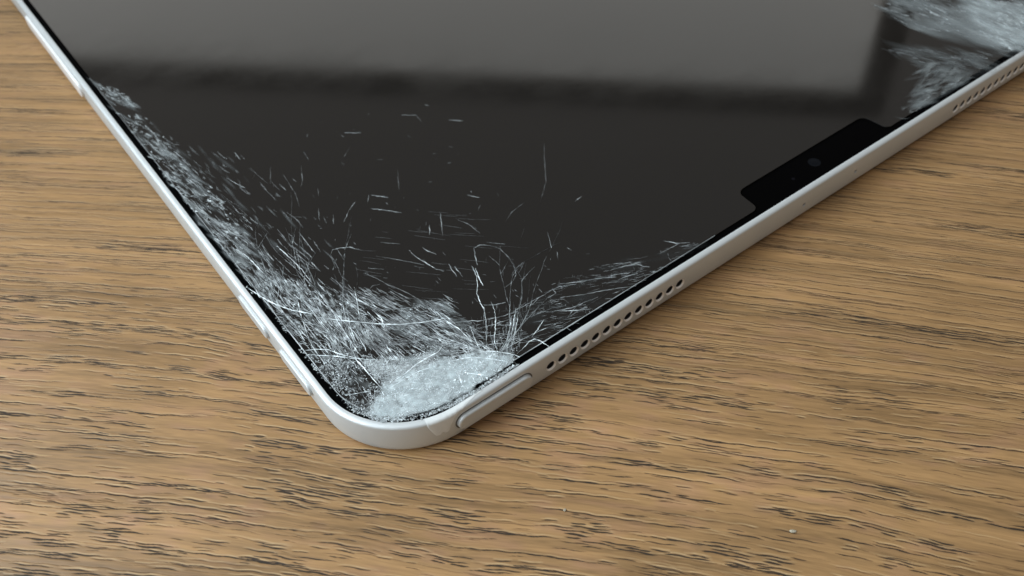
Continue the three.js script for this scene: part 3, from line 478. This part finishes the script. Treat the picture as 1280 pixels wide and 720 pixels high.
flakes('cornerHaze', 170, 84, 10, [2, 9], [0.3, 1.6], [0.3, 0.6], [0.12, 0.45], () => 1, 2);
flakes('cornerBright', 170, 95, 20, [1, 6], [0.3, 1.4], [0.5, 0.85], [0.2, 0.6], () => 1, 1.5);
flakes('rightPatch', 80, 10, 30, [1.5, 6], [0.3, 1.4], [0.25, 0.55], [0.08, 0.4], () => 1, 1.8);
flakes('bridge', 50, 78, 12, [1.5, 7], [0.2, 0.9], [0.2, 0.5], [0.1, 0.35], () => 1, 2);
smears('powder', 420, 30, 90, [0.4, 1.6], 0.6, 0.78, [0.3, 0.75], () => 1, 0.5, 0.06);
smears('between', 100, 60, 60, [0.4, 1.2], 0.6, 0.6, [0.12, 0.4]);
smears('lobe', 70, 80, 40, [0.4, 1.3], 0.6, 0.55, [0.08, 0.3], (x, z) => sstep(z, -6, -16) + 0.25);
smears('hatchDense', 150, 91, 8, [0.8, 3], 0.14, 0.3, [0.08, 0.28], clump(1.6, 0.3, 0.7, 81));
smears('fanLeft', 90, 80, 10, [0.6, 2.2], 0.2, 0.5, [0.08, 0.3]);
smears('hatchSparse', 170, 88, 7, [1, 4], 0.1, 0.3, [0.06, 0.3], (x) => Math.min(1, fromEdge(4.4)(x) * 1.4), 1);
smears('leftBand', 170, 80, 9, [0.8, 4], 0.13, 0.42, [0.08, 0.4], (x, z) => clump(1.5, 0.35, 0.7, 82)(x, z), 0.7);
smears('rightBand', 24, 22, 10, [1, 4], 0.25, 0.07, [0.1, 0.3]);
smears('cornerHaze', 300, 83, 10, [2, 8], 0.2, 0.42, [0.06, 0.34], clump(3.5, 0.25, 0.62, 83), 2);
smears('cornerBright', 300, 93, 18, [1.5, 6], 0.3, 0.7, [0.15, 0.55], clump(2.6, 0.15, 0.55, 84), 1.5);
smears('rightPatch', 120, 5, 22, [0.8, 3.5], 0.22, 0.36, [0.06, 0.3], clump(2.2, 0.22, 0.6, 85), 0.8);
smears('bridge', 60, 78, 14, [1.5, 6], 0.2, 0.25, [0.05, 0.22], () => 1, 2);
mesh('fine_crack', fine.geometry(), crackGlass, cover, 'stuff');
mesh('crushed_glass', crushed.geometry(), crackGlass, cover, 'stuff');
mesh('glass_dust', dust.geometry(), dustGlass, cover, 'stuff');
// the bare ground edge of the glass, a pale line along the near border
{
  const P = new Pieces(), r = R - 2.15, line = [];
  for (let z = -112; z < -R; z += 1.5) line.push([2.15, z]);
  for (let k = 0; k <= 18; k++) { const a = k / 18 * Math.PI / 2; line.push([R - r * Math.cos(a), -R + r * Math.sin(a)]); }
  for (let x = R + 1; x < 64; x += 1) line.push([x, -2.15]);
  let prev = null;
  line.forEach(([x, z], k) => {
    const a = line[Math.max(0, k - 1)], c = line[Math.min(line.length - 1, k + 1)], l = Math.hypot(c[0] - a[0], c[1] - a[1]), nx = -(c[1] - a[1]) / l, nz = (c[0] - a[0]) / l, w = 0.05 + 0.06 * noise(k * 0.4, 1, 91), b = (x > 14 ? lerp(0.5, 0.22, sstep(x, 24, 60)) : lerp(0.12, 0.5, sstep(z, -100, -30))) * (0.5 + 0.9 * noise(k * 0.7, 4, 92));
    const q = [P.v(x + nx * w, GLASS - 0.02, z + nz * w, tint(b)), P.v(x, GLASS + 0.03, z, tint(b)), P.v(x - nx * w, GLASS - 0.02, z - nz * w, tint(b))];
    if (prev) P.i.push(prev[0], q[0], prev[1], prev[1], q[0], q[1], prev[1], q[1], prev[2], prev[2], q[1], q[2]);
    prev = q;
  });
  mesh('glass_edge', P.geometry(), crackGlass, cover);
}

// ---------------------------------------------------------------- crumbs on the table
function crumb(label, x, z, size, stretch, turn) {
  const g = new THREE.IcosahedronGeometry(1, 2), p = g.attributes.position;
  for (let i = 0; i < p.count; i++) { const q = 0.7 + 0.55 * noise(p.getX(i) * 1.7 + 9 + x, p.getY(i) * 1.7 + p.getZ(i) * 2.3 + 5, 95); p.setXYZ(i, p.getX(i) * q * size * stretch, Math.max(-0.35, p.getY(i) * q * 0.55) * size, p.getZ(i) * q * size); }
  g.translate(0, 0.35 * size, 0).computeVertexNormals();
  const m = mesh('crumb', mm(g), std({ color: new THREE.Color(0.4, 0.37, 0.29), roughness: 0.5 }), scene);
  m.position.set(x * MM, 0.01 * MM, z * MM); m.rotation.y = turn; tag(m, label, 'crumb');
}
crumb('tiny white crumb lying on the wood near the bottom right', 37.5, 37.6, 0.22, 1.9, -0.8);
crumb('minute pale speck on the wood below the power button', 17.15, 17.66, 0.17, 1.2, 0.4);

renderer.render(scene, camera);
